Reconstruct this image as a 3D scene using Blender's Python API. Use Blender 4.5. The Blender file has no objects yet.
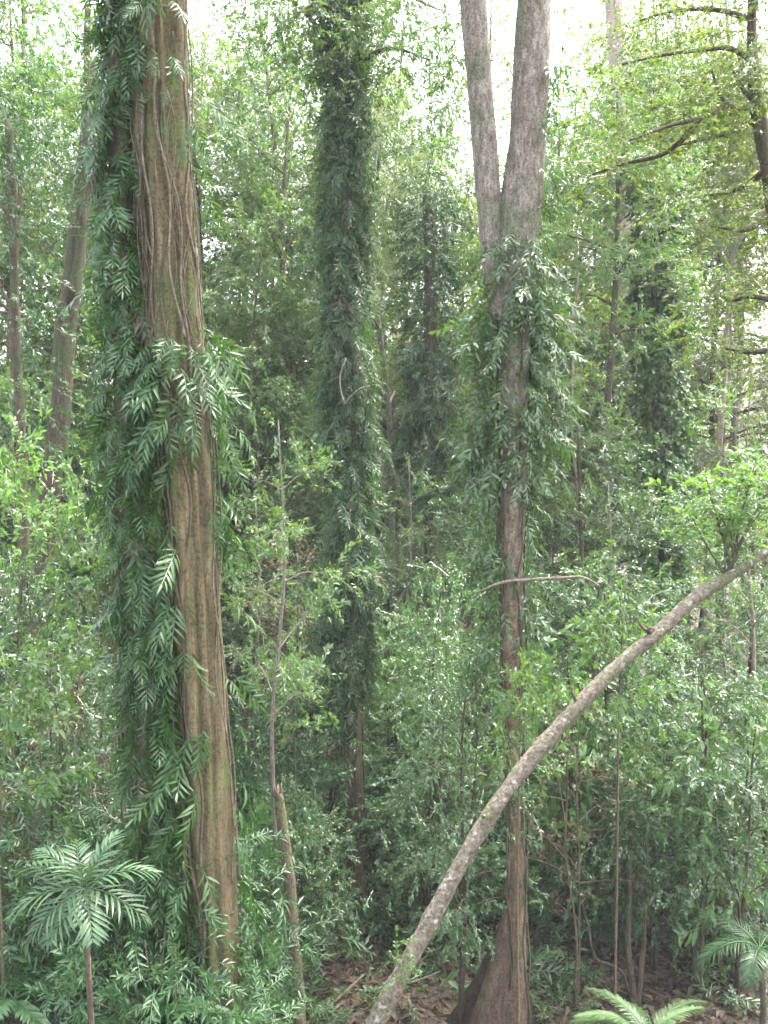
import bpy, math, random
import numpy as np

S = bpy.context.scene
COL = S.collection
rng = np.random.default_rng(11)
R = math.radians
PI = math.pi

# ---------------------------------------------------------------- camera
F = 996.0
CAM = np.array([0.0, 0.0, 8.0])
PITCH = R(-4.0)
FW = np.array([0, math.cos(PITCH), math.sin(PITCH)])
UP = np.array([0, -math.sin(PITCH), math.cos(PITCH)])
cd = bpy.data.cameras.new('camera'); cam = bpy.data.objects.new('camera', cd); COL.objects.link(cam)
cam.location = CAM; cam.rotation_euler = (PI/2 + PITCH, 0, 0)
cd.sensor_fit = 'VERTICAL'; cd.sensor_height = 36; cd.sensor_width = 27; cd.lens = 35.0
cd.clip_start = 0.05; cd.clip_end = 2000
S.camera = cam

def at(px, py, Y):
    """The point of the place at distance Y seen towards a pixel."""
    d = FW + np.array([1.0, 0, 0])*(px-384)/F + UP*(512-py)/F
    return CAM + d*(Y/d[1])

def project(p):
    v = np.asarray(p, float) - CAM
    d = max(v @ FW, 0.01)
    return 384 + F*v[0]/d, 512 - F*(v @ UP)/d

def gz(x, y):
    x = np.asarray(x, float); y = np.asarray(y, float)
    u = np.maximum(y-14, 0)
    return (0.035*u + 0.0009*u*u + 0.05*np.maximum(x-2, 0) + 0.22*np.sin(x*0.55+1.3)*np.cos(y*0.43)
            + 0.10*np.sin(x*1.7+y*1.1) + 0.05*np.sin(x*3.1-y*2.3))

def onground(px, Y):
    x = (px-384)/F*Y*0.9
    for _ in range(6):
        z = float(gz(x, Y)); d = (np.array([x, Y, z])-CAM) @ FW
        x = (px-384)/F*d
    return np.array([x, Y, float(gz(x, Y))])

# ---------------------------------------------------------------- mesh builder
class MB:
    def __init__(s): s.V = []; s.T = []; s.M = []; s.n = 0
    def add(s, V, T, m=0):
        V = np.asarray(V, np.float32); T = np.asarray(T, np.int32)
        if not len(V) or not len(T): return
        s.V.append(V); s.T.append(T + s.n); s.M.append(np.full(len(T), m, np.int32)); s.n += len(V)
    def mesh(s, name, mats, smooth=True, origin=None):
        V = np.concatenate(s.V); T = np.concatenate(s.T); M = np.concatenate(s.M)
        if origin is not None: V = V - np.asarray(origin, np.float32)
        me = bpy.data.meshes.new(name)
        me.vertices.add(len(V)); me.vertices.foreach_set('co', V.ravel())
        me.loops.add(T.size); me.loops.foreach_set('vertex_index', T.ravel())
        me.polygons.add(len(T)); me.polygons.foreach_set('loop_start', np.arange(0, T.size, 3, dtype=np.int32))
        if not isinstance(mats, (list, tuple)): mats = [mats]
        for m in mats: me.materials.append(m)
        me.polygons.foreach_set('material_index', M)
        me.polygons.foreach_set('use_smooth', np.full(len(T), smooth))
        me.update(calc_edges=True)
        return me
    def build(s, name, mats, parent=None, smooth=True):
        o0 = np.array(parent.location) if parent is not None else None
        if parent is not None and parent.parent is not None: o0 = o0 + np.array(parent.parent.location)
        o = bpy.data.objects.new(name, s.mesh(name, mats, smooth, o0)); COL.objects.link(o)
        if parent is not None: o.parent = parent
        return o

def unit(v):
    v = np.asarray(v, float); return v/np.maximum(np.linalg.norm(v, axis=-1, keepdims=True), 1e-9)

def resample(P, r, n):
    P = np.asarray(P, float); r = np.asarray(r, float)
    L = np.r_[0, np.cumsum(np.linalg.norm(np.diff(P, axis=0), axis=1))]
    t = np.linspace(0, L[-1], n)
    # smooth (Catmull-like) by cubic hermite on each axis
    def herm(y):
        m = np.gradient(y, L); i = np.clip(np.searchsorted(L, t)-1, 0, len(L)-2); h = L[i+1]-L[i]; u = (t-L[i])/h
        return (2*u**3-3*u**2+1)*y[i]+(u**3-2*u**2+u)*h*m[i]+(-2*u**3+3*u**2)*y[i+1]+(u**3-u**2)*h*m[i+1]
    Q = np.stack([herm(P[:, k]) for k in range(3)], 1)
    return Q, np.interp(t, L, r), t

def tube(mb, P, r, seg=8, m=0, flute=None, lump=0.0, close=True):
    P = np.asarray(P, float); r = np.asarray(r, float); n = len(P)
    tg = unit(np.gradient(P, axis=0))
    ref = np.array([0, 1.0, 0.0]) if abs(tg[0][1]) < .9 else np.array([1.0, 0, 0])
    a = unit(np.cross(tg, ref)); b = np.cross(tg, a)
    th = np.linspace(0, 2*PI, seg, endpoint=False)
    rr = np.repeat(r[:, None], seg, 1)
    if flute is not None: rr = rr*flute(np.arange(n)[:, None]/(n-1), th[None, :])
    if lump: 
        ph = rng.uniform(0, 6, 6); s = np.linspace(0, 1, n)[:, None]*n
        rr = rr*(1+lump*(np.sin(s*.9+th*2+ph[0])*.5+np.sin(s*.37-th+ph[1])*.5+np.sin(s*2.1+3*th+ph[2])*.35))
    V = P[:, None, :] + rr[..., None]*(np.cos(th)[None, :, None]*a[:, None, :] + np.sin(th)[None, :, None]*b[:, None, :])
    V = V.reshape(-1, 3)
    i = np.arange(n-1)[:, None]*seg; j = np.arange(seg)[None, :]; j2 = (j+1) % seg
    A = (i+j).ravel(); B = (i+j2).ravel(); C = (i+seg+j2).ravel(); D = (i+seg+j).ravel()
    T = np.concatenate([np.stack([A, B, C], 1), np.stack([A, C, D], 1)])
    if close:
        V = np.concatenate([V, P[:1], P[-1:]]); k = n*seg
        jj = np.arange(seg)
        T = np.concatenate([T, np.stack([np.full(seg, k), (jj+1) % seg, jj], 1), np.stack([np.full(seg, k+1), (n-1)*seg+jj, (n-1)*seg+(jj+1) % seg], 1)])
    mb.add(V, T, m)

# ---------------------------------------------------------------- leaves and sprays (numpy prototypes)
def leaf_fine(L, W, bend=.25, fold=.25):
    x = np.array([0, .28, .66, 1.0])*L; z = -bend*L*np.array([0, .08, .42, 1.0])
    w = np.array([0, .9, .75, 0])*W*.5
    V = [(0, 0, 0), (x[1], 0, z[1]), (x[2], 0, z[2]), (x[3], 0, z[3]),
         (x[1], w[1], z[1]+fold*w[1]), (x[2], w[2], z[2]+fold*w[2]), (x[1], -w[1], z[1]+fold*w[1]), (x[2], -w[2], z[2]+fold*w[2])]
    T = [(0, 1, 4), (0, 6, 1), (1, 2, 5), (1, 5, 4), (1, 6, 7), (1, 7, 2), (2, 3, 5), (2, 7, 3)]
    return np.array(V), np.array(T)
def leaf_simple(L, W, bend=.15, fold=.2):
    V = [(0, 0, 0), (L*.45, W*.5, fold*W*.5), (L, 0, -bend*L), (L*.45, -W*.5, fold*W*.5)]
    return np.array(V), np.array([(0, 2, 1), (0, 3, 2)])

def frames(d, up):
    """Rotation matrices whose x axis is d and whose z axis is near up."""
    d = unit(d); y = np.cross(up, d); bad = np.linalg.norm(y, axis=-1) < 1e-3
    y[bad] = np.array([0, 1.0, 0.01]); y = unit(y); z = np.cross(d, y)
    return np.stack([d, y, z], -1)

def inst(mb, V, T, M, P, s=None, m=0):
    V = np.asarray(V, float)
    k = len(P)
    if k == 0: return
    if s is not None: M = M*np.asarray(s)[:, None, None]
    W = np.einsum('kij,nj->kni', M, V) + P[:, None, :]
    TT = T[None] + (np.arange(k)*len(V))[:, None, None]
    mb.add(W.reshape(-1, 3), TT.reshape(-1, 3), m)

class Spray:
    """A small leafy shoot along +x as vertex and triangle arrays."""
    def __init__(s, V, T): s.V = V; s.T = T
def bake(pieces):
    V = []; T = []; n = 0
    for v, t in pieces: V.append(v); T.append(t+n); n += len(v)
    return Spray(np.concatenate(V), np.concatenate(T))

def strip(P, w):
    P = np.asarray(P); n = len(P)
    V = np.concatenate([P+[0, w, 0], P-[0, w, 0]]); i = np.arange(n-1)
    return V, np.concatenate([np.stack([i, i+n, i+1], 1), np.stack([i+1, i+n, i+n+1], 1)])

def spray_pinnate(n, L, lL, lW, droop, rg, fine=True, jit=.16):
    pcs = []
    t = np.linspace(0, 1, 7); C = np.stack([t*L*(1-.12*droop*t), 0*t, -droop*L*t*t*.6], 1)
    pcs.append(strip(C, .0035))
    for i in range(n):
        u = .1 + .9*(i+.5)/n; p = np.array([np.interp(u, t, C[:, k]) for k in range(3)])
        sd = 1 if i % 2 else -1
        ang = R(58-22*u) + rg.normal(0, jit)
        f = .75+.45*math.sin(PI*min(u*.9+.1, 1)) + rg.normal(0, .06)
        d = np.array([[math.cos(ang), sd*math.sin(ang), -.12-.5*droop*u+rg.normal(0, jit)]])
        Mx = frames(d, np.array([[rg.normal(0, .25), sd*-.25+rg.normal(0, .25), 1.0]]))[0]
        v, tt = leaf_fine(lL*f, lW*f, .22+rg.uniform(0, .2), .3) if fine else leaf_simple(lL*f, lW*f)
        pcs.append((v @ Mx.T + p, tt))
    v, tt = leaf_fine(lL*.9, lW) if fine else leaf_simple(lL*.9, lW)
    d = np.array([[1.0, 0, -.6*droop]]); pcs.append((v @ frames(d, np.array([[0, 0, 1.0]]))[0].T + C[-1], tt))
    return bake(pcs)

def spray_twig(n, L, lL, lW, rg, fine=False, spread=1.0, droop=.3):
    pcs = []
    t = np.linspace(0, 1, 4); C = np.stack([t*L, 0*t, -droop*L*t*t*.5], 1); pcs.append(strip(C, .004))
    for i in range(n):
        u = rg.uniform(.1, 1)**.8; p = np.array([u*L, 0, -droop*L*u*u*.5]) + rg.normal(0, .04*L, 3)
        a = rg.uniform(0, 2*PI); e = rg.uniform(.35, 1.15)*spread
        d = np.array([[math.cos(e), math.sin(e)*math.cos(a), math.sin(e)*math.sin(a)*.7-.15-.3*droop]])
        Mx = frames(d, np.array([[rg.normal(0, .4), rg.normal(0, .4), 1.0]]))[0]
        f = rg.uniform(.65, 1.2)
        v, tt = leaf_fine(lL*f, lW*f, rg.uniform(.1, .4)) if fine else leaf_simple(lL*f, lW*f, rg.uniform(.05, .3))
        pcs.append((v @ Mx.T + p, tt))
    return bake(pcs)

def spray_rosette(n, lL, lW, rg, stem=.12, droop=.25):
    pcs = [strip(np.array([[0, 0, 0], [stem, 0, 0]]), .004)]
    for i in range(n):
        a = i*2.4+rg.normal(0, .2); e = rg.uniform(.5, 1.35); u = i/n
        p = np.array([stem*(.45+.55*(1-u)), 0, 0])
        d = np.array([[math.cos(e), math.sin(e)*math.cos(a), math.sin(e)*math.sin(a)]])
        Mx = frames(d, np.array([[1.0, 0, .2]]))[0]; f = rg.uniform(.7, 1.15)
        v, tt = leaf_fine(lL*f, lW*f, rg.uniform(.15, .5), .25); pcs.append((v @ Mx.T + p, tt))
    return bake(pcs)

g = np.random.default_rng(5)
SP_NEAR = [spray_pinnate(k, L, .15, .027, d, g) for k, L, d in ((13, .5, .5), (11, .42, .8), (15, .58, .3), (9, .36, .6))]
SP_FEATHER = [spray_pinnate(k, L, .135, .030, d, g, fine=False, jit=.3) for k, L, d in ((11, .48, .6), (9, .40, .9), (12, .52, .4), (10, .44, .2))]
SP_TWIG = [spray_twig(k, L, .08, .033, g) for k, L in ((19, .42), (24, .5), (15, .34), (20, .46))]
SP_SMALL = [spray_twig(k, L, .06, .028, g) for k, L in ((22, .36), (26, .42), (18, .3))]
SP_FINE = [spray_twig(k, L, .074, .031, g, True) for k, L in ((18, .40), (21, .46), (14, .32))]
SP_FAR = [spray_twig(k, L, .14, .062, g, False, 1.1) for k, L in ((21, .75), (26, .9), (17, .6))]
SP_ROS = [spray_rosette(k, L, W, g) for k, L, W in ((8, .17, .058), (10, .15, .055), (7, .19, .062))]
SP_FRK = [spray_pinnate(k, L, .115, .036, d, g, jit=.3) for k, L, d in ((9, .42, .6), (8, .36, .9), (10, .46, .35))]
SP_BRI = [spray_twig(k, L, .10, .042, g, True, .95, .5) for k, L in ((14, .34), (17, .42), (11, .28))]
SP_BIG = [spray_twig(k, L, .19, .075, g, True, .95, .5) for k, L in ((9, .4), (11, .46), (8, .34))]
SP_MED = [spray_twig(k, L, .105, .042, g) for k, L in ((18, .5), (22, .6), (14, .42))]
SP_IVY = [spray_twig(k, L, .085, .075, g, False, 1.2, .6) for k, L in ((13, .3), (16, .36), (11, .26))]

def scatter(mb, sprays, P, D, up=None, s=(.75, 1.25), m=0, roll=.5):
    """Shoots with their base at P and pointing along D; m may be one slot or an array of slots."""
    P = np.asarray(P); D = np.asarray(D); k = len(P)
    if k == 0: return
    U = np.tile([0, 0, 1.0], (k, 1)) if up is None else np.asarray(up, float)
    U = U + rng.normal(0, roll, (k, 3))*[1, 1, .5]
    M = frames(D, U); sc = rng.uniform(s[0], s[1], k); w = rng.integers(0, len(sprays), k)
    ms = np.full(k, m) if np.isscalar(m) else np.asarray(m)
    for i, sp in enumerate(sprays):
        for mm in np.unique(ms):
            q = (w == i) & (ms == mm)
            inst(mb, sp.V, sp.T, M[q], P[q], sc[q], int(mm))

# ---------------------------------------------------------------- materials
def nodes(name):
    m = bpy.data.materials.new(name); m.use_nodes = True
    return m, m.node_tree.nodes, m.node_tree.links
def ramp(N, stops):
    r = N.new('ShaderNodeValToRGB'); e = r.color_ramp.elements
    while len(e) < len(stops): e.new(.5)
    for el, (p, c) in zip(e, stops): el.position = p; el.color = (*c, 1)
    return r

def leaf_mat(name, cols, rough=.38, trans=.38, spec=.5, tint=(1.25, 1.4, .6)):
    m, N, L = nodes(name); b = N['Principled BSDF']; out = N['Material Output']
    geo = N.new('ShaderNodeNewGeometry'); oi = N.new('ShaderNodeObjectInfo')
    k = len(cols); r = ramp(N, [(i/(k-1), c) for i, c in enumerate(cols)]); L.new(geo.outputs['Random Per Island'], r.inputs['Fac'])
    hs = N.new('ShaderNodeHueSaturation'); L.new(r.outputs['Color'], hs.inputs['Color'])
    mp = N.new('ShaderNodeMapRange'); mp.inputs['To Min'].default_value = .75; mp.inputs['To Max'].default_value = 1.25
    L.new(oi.outputs['Random'], mp.inputs['Value']); L.new(mp.outputs['Result'], hs.inputs['Value'])
    L.new(hs.outputs['Color'], b.inputs['Base Color'])
    b.inputs['Roughness'].default_value = rough; b.inputs['Specular IOR Level'].default_value = spec
    tr = N.new('ShaderNodeBsdfTranslucent'); mul = N.new('ShaderNodeMix'); mul.data_type = 'RGBA'; mul.blend_type = 'MULTIPLY'
    mul.inputs['Factor'].default_value = 1; L.new(hs.outputs['Color'], mul.inputs['A']); mul.inputs['B'].default_value = (*tint, 1)
    L.new(mul.outputs['Result'], tr.inputs['Color'])
    mx = N.new('ShaderNodeMixShader'); mx.inputs['Fac'].default_value = trans
    L.new(b.outputs[0], mx.inputs[1]); L.new(tr.outputs[0], mx.inputs[2]); L.new(mx.outputs[0], out.inputs['Surface'])
    return m

def bark_mat(name, dark, mid, light, scale=(9, 9, 1.6), moss=None, mossamt=.5, lichen=None, bump=.6, rough=.9):
    m, N, L = nodes(name); b = N['Principled BSDF']
    tc = N.new('ShaderNodeTexCoord'); mp = N.new('ShaderNodeMapping'); mp.inputs['Scale'].default_value = scale
    L.new(tc.outputs['Object'], mp.inputs['Vector'])
    n1 = N.new('ShaderNodeTexNoise'); n1.inputs['Scale'].default_value = 2.2; n1.inputs['Detail'].default_value = 8; n1.inputs['Roughness'].default_value = .65
    L.new(mp.outputs[0], n1.inputs['Vector'])
    r = ramp(N, [(.3, dark), (.52, mid), (.72, light)]); L.new(n1.outputs['Fac'], r.inputs['Fac'])
    col = r.outputs['Color']
    def patch(c, sc, lo, hi, col):
        n2 = N.new('ShaderNodeTexNoise'); n2.inputs['Scale'].default_value = sc; n2.inputs['Detail'].default_value = 6
        L.new(tc.outputs['Object'], n2.inputs['Vector'])
        rr = ramp(N, [(lo, (0, 0, 0)), (hi, (.9, .9, .9))]); L.new(n2.outputs['Fac'], rr.inputs['Fac'])
        mx = N.new('ShaderNodeMix'); mx.data_type = 'RGBA'; L.new(rr.outputs['Color'], mx.inputs['Factor'])
        L.new(col, mx.inputs['A']); mx.inputs['B'].default_value = (*c, 1); return mx.outputs['Result']
    if moss: col = patch(moss, 1.7, .62-.22*mossamt, .78-.2*mossamt, col)
    if lichen: col = patch(lichen, 11, .60, .68, col)
    L.new(col, b.inputs['Base Color']); b.inputs['Roughness'].default_value = rough; b.inputs['Specular IOR Level'].default_value = .25
    n3 = N.new('ShaderNodeTexNoise'); n3.inputs['Scale'].default_value = 38; n3.inputs['Detail'].default_value = 5; L.new(tc.outputs['Object'], n3.inputs['Vector'])
    ad = N.new('ShaderNodeMath'); ad.operation = 'MULTIPLY_ADD'; L.new(n3.outputs['Fac'], ad.inputs[0]); ad.inputs[1].default_value = .35; L.new(n1.outputs['Fac'], ad.inputs[2])
    sp = ramp(N, [(.36, (.62, .6, .56)), (.5, (1, 1, 1)), (.7, (1.25, 1.22, 1.15))]); L.new(n3.outputs['Fac'], sp.inputs['Fac'])
    m3 = N.new('ShaderNodeMix'); m3.data_type = 'RGBA'; m3.blend_type = 'MULTIPLY'; m3.inputs['Factor'].default_value = 1; L.new(col, m3.inputs['A']); L.new(sp.outputs['Color'], m3.inputs['B']); L.new(m3.outputs['Result'], b.inputs['Base Color'])
    bp = N.new('ShaderNodeBump'); bp.inputs['Strength'].default_value = bump; bp.inputs['Distance'].default_value = .03
    L.new(ad.outputs[0], bp.inputs['Height']); L.new(bp.outputs[0], b.inputs['Normal'])
    return m

M = {}
M['vine_leaf'] = leaf_mat('vine_leaf', [(.026, .072, .016), (.038, .10, .020), (.055, .13, .028), (.08, .15, .05)], .33, .3, .5)
M['pillar_leaf'] = leaf_mat('pillar_leaf', [(.028, .066, .022), (.040, .088, .030), (.058, .112, .040), (.09, .135, .06)], .38, .3, .45)
M['feather_leaf'] = leaf_mat('feather_leaf', [(.034, .078, .024), (.05, .105, .032), (.075, .135, .045), (.10, .145, .06)], .3, .32, .6)
M['ivy_leaf'] = leaf_mat('ivy_leaf', [(.06, .13, .04), (.095, .175, .055), (.135, .22, .08)], .34, .3)
M['glossy_leaf'] = leaf_mat('glossy_leaf', [(.032, .078, .030), (.050, .105, .040), (.078, .135, .055), (.11, .15, .08)], .28, .30, .65)
M['mid_leaf'] = leaf_mat('mid_leaf', [(.055, .11, .04), (.08, .145, .055), (.105, .17, .07), (.13, .15, .075)], .38, .4)
M['yellow_leaf'] = leaf_mat('yellow_leaf', [(.085, .135, .030), (.115, .165, .040), (.16, .19, .06), (.20, .17, .07)], .42, .45)
M['olive_leaf'] = leaf_mat('olive_leaf', [(.06, .115, .030), (.09, .145, .040), (.13, .17, .055), (.17, .155, .06)], .4, .45)
M['pale_leaf'] = leaf_mat('pale_leaf', [(.09, .14, .065), (.13, .18, .09), (.17, .21, .125), (.21, .18, .12)], .36, .4)
M['dark_leaf'] = leaf_mat('dark_leaf', [(.024, .060, .024), (.036, .085, .030), (.052, .108, .042)], .36, .28, .45)
M['bright_leaf'] = leaf_mat('bright_leaf', [(.075, .15, .042), (.105, .19, .058), (.15, .235, .085)], .36, .48)
M['palm_leaf'] = leaf_mat('palm_leaf', [(.030, .070, .028), (.040, .085, .034), (.055, .10, .046)], .4, .25, .4)
M['dry_leaf'] = leaf_mat('dry_leaf', [(.055, .038, .022), (.10, .07, .045), (.17, .135, .09), (.085, .045, .03), (.05, .04, .03)], .6, .2, .3)
M['big_bark'] = bark_mat('big_bark', (.038, .030, .016), (.095, .076, .040), (.165, .138, .075), (7, 7, .9), (.075, .095, .032), .6)
M['pillar_bark'] = bark_mat('pillar_bark', (.05, .038, .026), (.10, .075, .05), (.17, .135, .09), (9, 9, 1.4), (.06, .075, .03), .4)
M['pale_bark'] = bark_mat('pale_bark', (.075, .062, .046), (.165, .145, .115), (.30, .275, .235), (8, 8, 2.6), (.10, .12, .06), .3)
M['pink_bark'] = bark_mat('pink_bark', (.22, .16, .13), (.33, .26, .22), (.46, .40, .36), (8, 8, .5))
M['lean_bark'] = bark_mat('lean_bark', (.055, .045, .033), (.115, .098, .074), (.20, .18, .14), (9, 9, 9), (.075, .09, .035), .5, (.27, .27, .23), bump=.7)
M['fork_bark'] = bark_mat('fork_bark', (.075, .063, .05), (.17, .15, .122), (.31, .29, .25), (8, 8, 2.4), (.075, .10, .045), .45)
def lower_bark(m, c, z0, z1):
    """The same bark turning browner from height z1 down to z0, as on many buttressed trees."""
    N, L = m.node_tree.nodes, m.node_tree.links; b = N['Principled BSDF']; src = b.inputs['Base Color'].links[0].from_socket
    tc = N.new('ShaderNodeTexCoord'); sx = N.new('ShaderNodeSeparateXYZ'); L.new(tc.outputs['Object'], sx.inputs[0])
    nz = N.new('ShaderNodeTexNoise'); nz.inputs['Scale'].default_value = 2.5; L.new(tc.outputs['Object'], nz.inputs['Vector'])
    ad = N.new('ShaderNodeMath'); ad.operation = 'MULTIPLY_ADD'; L.new(nz.outputs['Fac'], ad.inputs[0]); ad.inputs[1].default_value = 3.0; L.new(sx.outputs['Z'], ad.inputs[2])
    mr = N.new('ShaderNodeMapRange'); mr.inputs['From Min'].default_value = z0+1.5; mr.inputs['From Max'].default_value = z1+1.5; mr.inputs['To Min'].default_value = 1; mr.inputs['To Max'].default_value = 0; L.new(ad.outputs[0], mr.inputs['Value'])
    mx = N.new('ShaderNodeMix'); mx.data_type = 'RGBA'; mx.blend_type = 'MULTIPLY'; L.new(mr.outputs['Result'], mx.inputs['Factor']); L.new(src, mx.inputs['A']); mx.inputs['B'].default_value = (*c, 1)
    L.new(mx.outputs['Result'], b.inputs['Base Color'])
lower_bark(M['fork_bark'], (.72, .58, .45), 4.5, 10)
M['dark_bark'] = bark_mat('dark_bark', (.035, .028, .02), (.075, .058, .04), (.13, .105, .08), (9, 9, 1.8), (.05, .07, .03), .5)
M['rust_bark'] = bark_mat('rust_bark', (.06, .043, .03), (.135, .10, .07), (.23, .18, .13), (10, 10, 1.5), (.09, .1, .04), .3)
M['buttress_bark'] = bark_mat('buttress_bark', (.03, .02, .014), (.062, .043, .03), (.105, .08, .058), (7, 7, 2), (.08, .09, .04), .15, None)
M['rootlet'] = bark_mat('rootlet', (.07, .055, .037), (.13, .105, .072), (.21, .175, .13), (20, 20, 4))
M['twig'] = bark_mat('twig', (.10, .08, .06), (.18, .15, .12), (.27, .24, .21), (20, 20, 6))

def ground_mat():
    m, N, L = nodes('leaf_litter_soil'); b = N['Principled BSDF']
    tc = N.new('ShaderNodeTexCoord')
    v = N.new('ShaderNodeTexVoronoi'); v.inputs['Scale'].default_value = 13; L.new(tc.outputs['Object'], v.inputs['Vector'])
    sp = N.new('ShaderNodeSeparateColor'); L.new(v.outputs['Color'], sp.inputs[0])
    r = ramp(N, [(.0, (.03, .022, .015)), (.35, (.06, .044, .03)), (.6, (.10, .075, .055)), (.85, (.16, .125, .095)), (1, (.07, .07, .04))])
    L.new(sp.outputs[0], r.inputs['Fac'])
    n = N.new('ShaderNodeTexNoise'); n.inputs['Scale'].default_value = .9; n.inputs['Detail'].default_value = 8; L.new(tc.outputs['Object'], n.inputs['Vector'])
    r2 = ramp(N, [(.35, (.35, .3, .26)), (.7, (1.1, 1, .95))]); L.new(n.outputs['Fac'], r2.inputs['Fac'])
    mx = N.new('ShaderNodeMix'); mx.data_type = 'RGBA'; mx.blend_type = 'MULTIPLY'; mx.inputs['Factor'].default_value = 1
    L.new(r.outputs['Color'], mx.inputs['A']); L.new(r2.outputs['Color'], mx.inputs['B']); L.new(mx.outputs['Result'], b.inputs['Base Color'])
    b.inputs['Roughness'].default_value = .9
    bp = N.new('ShaderNodeBump'); bp.inputs['Strength'].default_value = .8; bp.inputs['Distance'].default_value = .05
    L.new(v.outputs['Distance'], bp.inputs['Height']); L.new(bp.outputs[0], b.inputs['Normal'])
    return m
M['ground'] = ground_mat()

# ---------------------------------------------------------------- things
def thing(name, label, cat, loc, group=None):
    o = bpy.data.objects.new(name, None); COL.objects.link(o); o.location = loc; o.empty_display_size = .2
    o['label'] = label; o['category'] = cat
    if group: o['group'] = group
    return o
def tag(o, label, cat, group=None):
    o['label'] = label; o['category'] = cat
    if group: o['group'] = group
    return o
def kind(o, k): o['kind'] = k; return o

def trunk_path(pts, Y, top=None, ground=True, n=None, flare=1.0):
    """pts = (pixel x, pixel y, pixel width) down the trunk at distance Y (or a list of distances)."""
    Ys = [Y]*len(pts) if np.isscalar(Y) else Y
    P = [at(a, b, y) for (a, b, w), y in zip(pts, Ys)]
    r = [w/2*((p-CAM) @ FW)/F for (a, b, w), p in zip(pts, P)]
    if top is not None and top > P[0][2]:
        d = P[0]-P[1]; d = d/max(d[2], .1); P.insert(0, P[0]+d*(top-P[0][2])*np.array([.5, .5, 1])); r.insert(0, r[0]*.8)
    if ground:
        p = P[-1]; d = (p-P[-2]); d = d/max(-d[2], .1); h = p[2]-float(gz(p[0], p[1]))
        if h > .3:
            q = p+d*h*np.array([.5, .5, 1]); q[2] = float(gz(q[0], q[1]))-.3; P.append(q); r.append(r[-1]*flare)
    P, r = P[::-1], r[::-1]
    L = np.linalg.norm(np.diff(np.array(P), axis=0), axis=1).sum()
    return resample(P, r, n or max(12, int(L*4)))[:2]

# ---- setting: the forest floor
def ground():
    xs = np.concatenate([np.linspace(-300, -32, 14), np.linspace(-30, 30, 150), np.linspace(32, 300, 14)])
    ys = np.concatenate([np.linspace(-200, -4, 12), np.linspace(-2, 50, 140), np.linspace(53, 420, 24)])
    X, Yg = np.meshgrid(xs, ys); Z = gz(X, np.minimum(Yg, 70)) + np.where((Yg > 8) & (Yg < 40), rng.normal(0, .03, X.shape), 0)
    V = np.stack([X, Yg, Z], -1).reshape(-1, 3); w = len(xs); i = (np.arange(len(ys)-1)[:, None]*w+np.arange(w-1)).ravel()
    T = np.concatenate([np.stack([i, i+1, i+w+1], 1), np.stack([i, i+w+1, i+w], 1)])
    mb = MB(); mb.add(V, T); kind(mb.build('ground', M['ground']), 'structure')
    # loose fallen leaves
    n = 30000; Y = rng.uniform(11.5, 27, n); X = rng.uniform(-.44, .44, n)*Y
    P = np.stack([X, Y, gz(X, Y)+.03], 1); a = rng.uniform(0, 2*PI, n)
    D = np.stack([np.cos(a), np.sin(a), rng.normal(0, .35, n)], 1)
    mb = MB(); v, t = leaf_simple(.15, .065, .25, .7)
    inst(mb, v, t, frames(D, np.array([0, 0, 1.0])+rng.normal(0, .35, (n, 3))), P, rng.uniform(.4, 1.5, n))
    kind(mb.build('leaf_litter', M['dry_leaf']), 'stuff')
ground()

# ---- climbers
def climber(mb, path, r0, Rf, n, sprays, hang=(.3, 1.2), s=(.75, 1.25), span=(0, 1), m=0, side=None, bias=1.0, off=None):
    """Shoots set round a trunk path and hanging out from it. Rf(t) = how far the leaf mass stands out."""
    path = np.asarray(path); k = len(path)
    t = rng.uniform(span[0], span[1], n); i = t*(k-1); j = np.clip(i.astype(int), 0, k-2); f = (i-j)[:, None]
    C = path[j]*(1-f)+path[j+1]*f
    if off is not None: C = C + off
    if side is None: a = rng.uniform(0, 2*PI, n)
    else: a = side[0] + rng.normal(0, side[1], n)
    rad = np.stack([np.cos(a), np.sin(a), 0*a], 1)
    Rr = np.array([Rf(x) for x in t])*(.75+.5*rng.random(n))
    ph = rng.uniform(0, 6, 3)
    clump = 1+.34*np.sin(t*k*.45+2*a+ph[0])+.28*np.sin(t*k*1.1-3*a+ph[1])+.2*np.sin(t*k*2.3+5*a+ph[2])
    keep = rng.random(n) < np.clip(clump*1.25-.4, .1, 1); C, rad, Rr, clump, n = C[keep], rad[keep], Rr[keep], clump[keep], int(keep.sum())
    if not np.isscalar(m): m = np.asarray(m)[keep]
    Rr = np.maximum(Rr*clump, .05)
    base = C + rad*(r0+Rr*rng.uniform(.1, .75, n)**bias)[:, None]
    h = rng.uniform(hang[0], hang[1], n)
    D = rad*np.cos(h)[:, None] + np.array([0, 0, -1.0])*np.sin(h)[:, None] + rng.normal(0, .25, (n, 3))
    scatter(mb, sprays, base, D, s=(s[0]*.75, s[1]*1.12), m=m, roll=.45)

def wind(mb, path, r, t0, t1, a0, turns, w, stand=.01, n=60, m=0, wob=.4):
    """A thin stem creeping up a trunk's surface."""
    k = len(path); t = np.linspace(t0, t1, n); i = t*(k-1); j = np.clip(i.astype(int), 0, k-2); f = (i-j)
    C = path[j]*(1-f)[:, None]+path[j+1]*f[:, None]; rr = np.interp(t*(k-1), np.arange(k), r)
    p = rng.uniform(0, 6, 3)
    a = a0 + turns*2*PI*np.linspace(0, 1, n) + wob*(np.sin(t*40+p[0])*.4+np.sin(t*95+p[1])*.25)
    st = rr*1.02 + stand*(1.2+np.sin(t*30+p[2]))
    P = C + np.stack([np.cos(a), np.sin(a), 0*a], 1)*st[:, None]
    tube(mb, P, np.full(n, w)*np.linspace(1, .7, n), 5, m)

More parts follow.
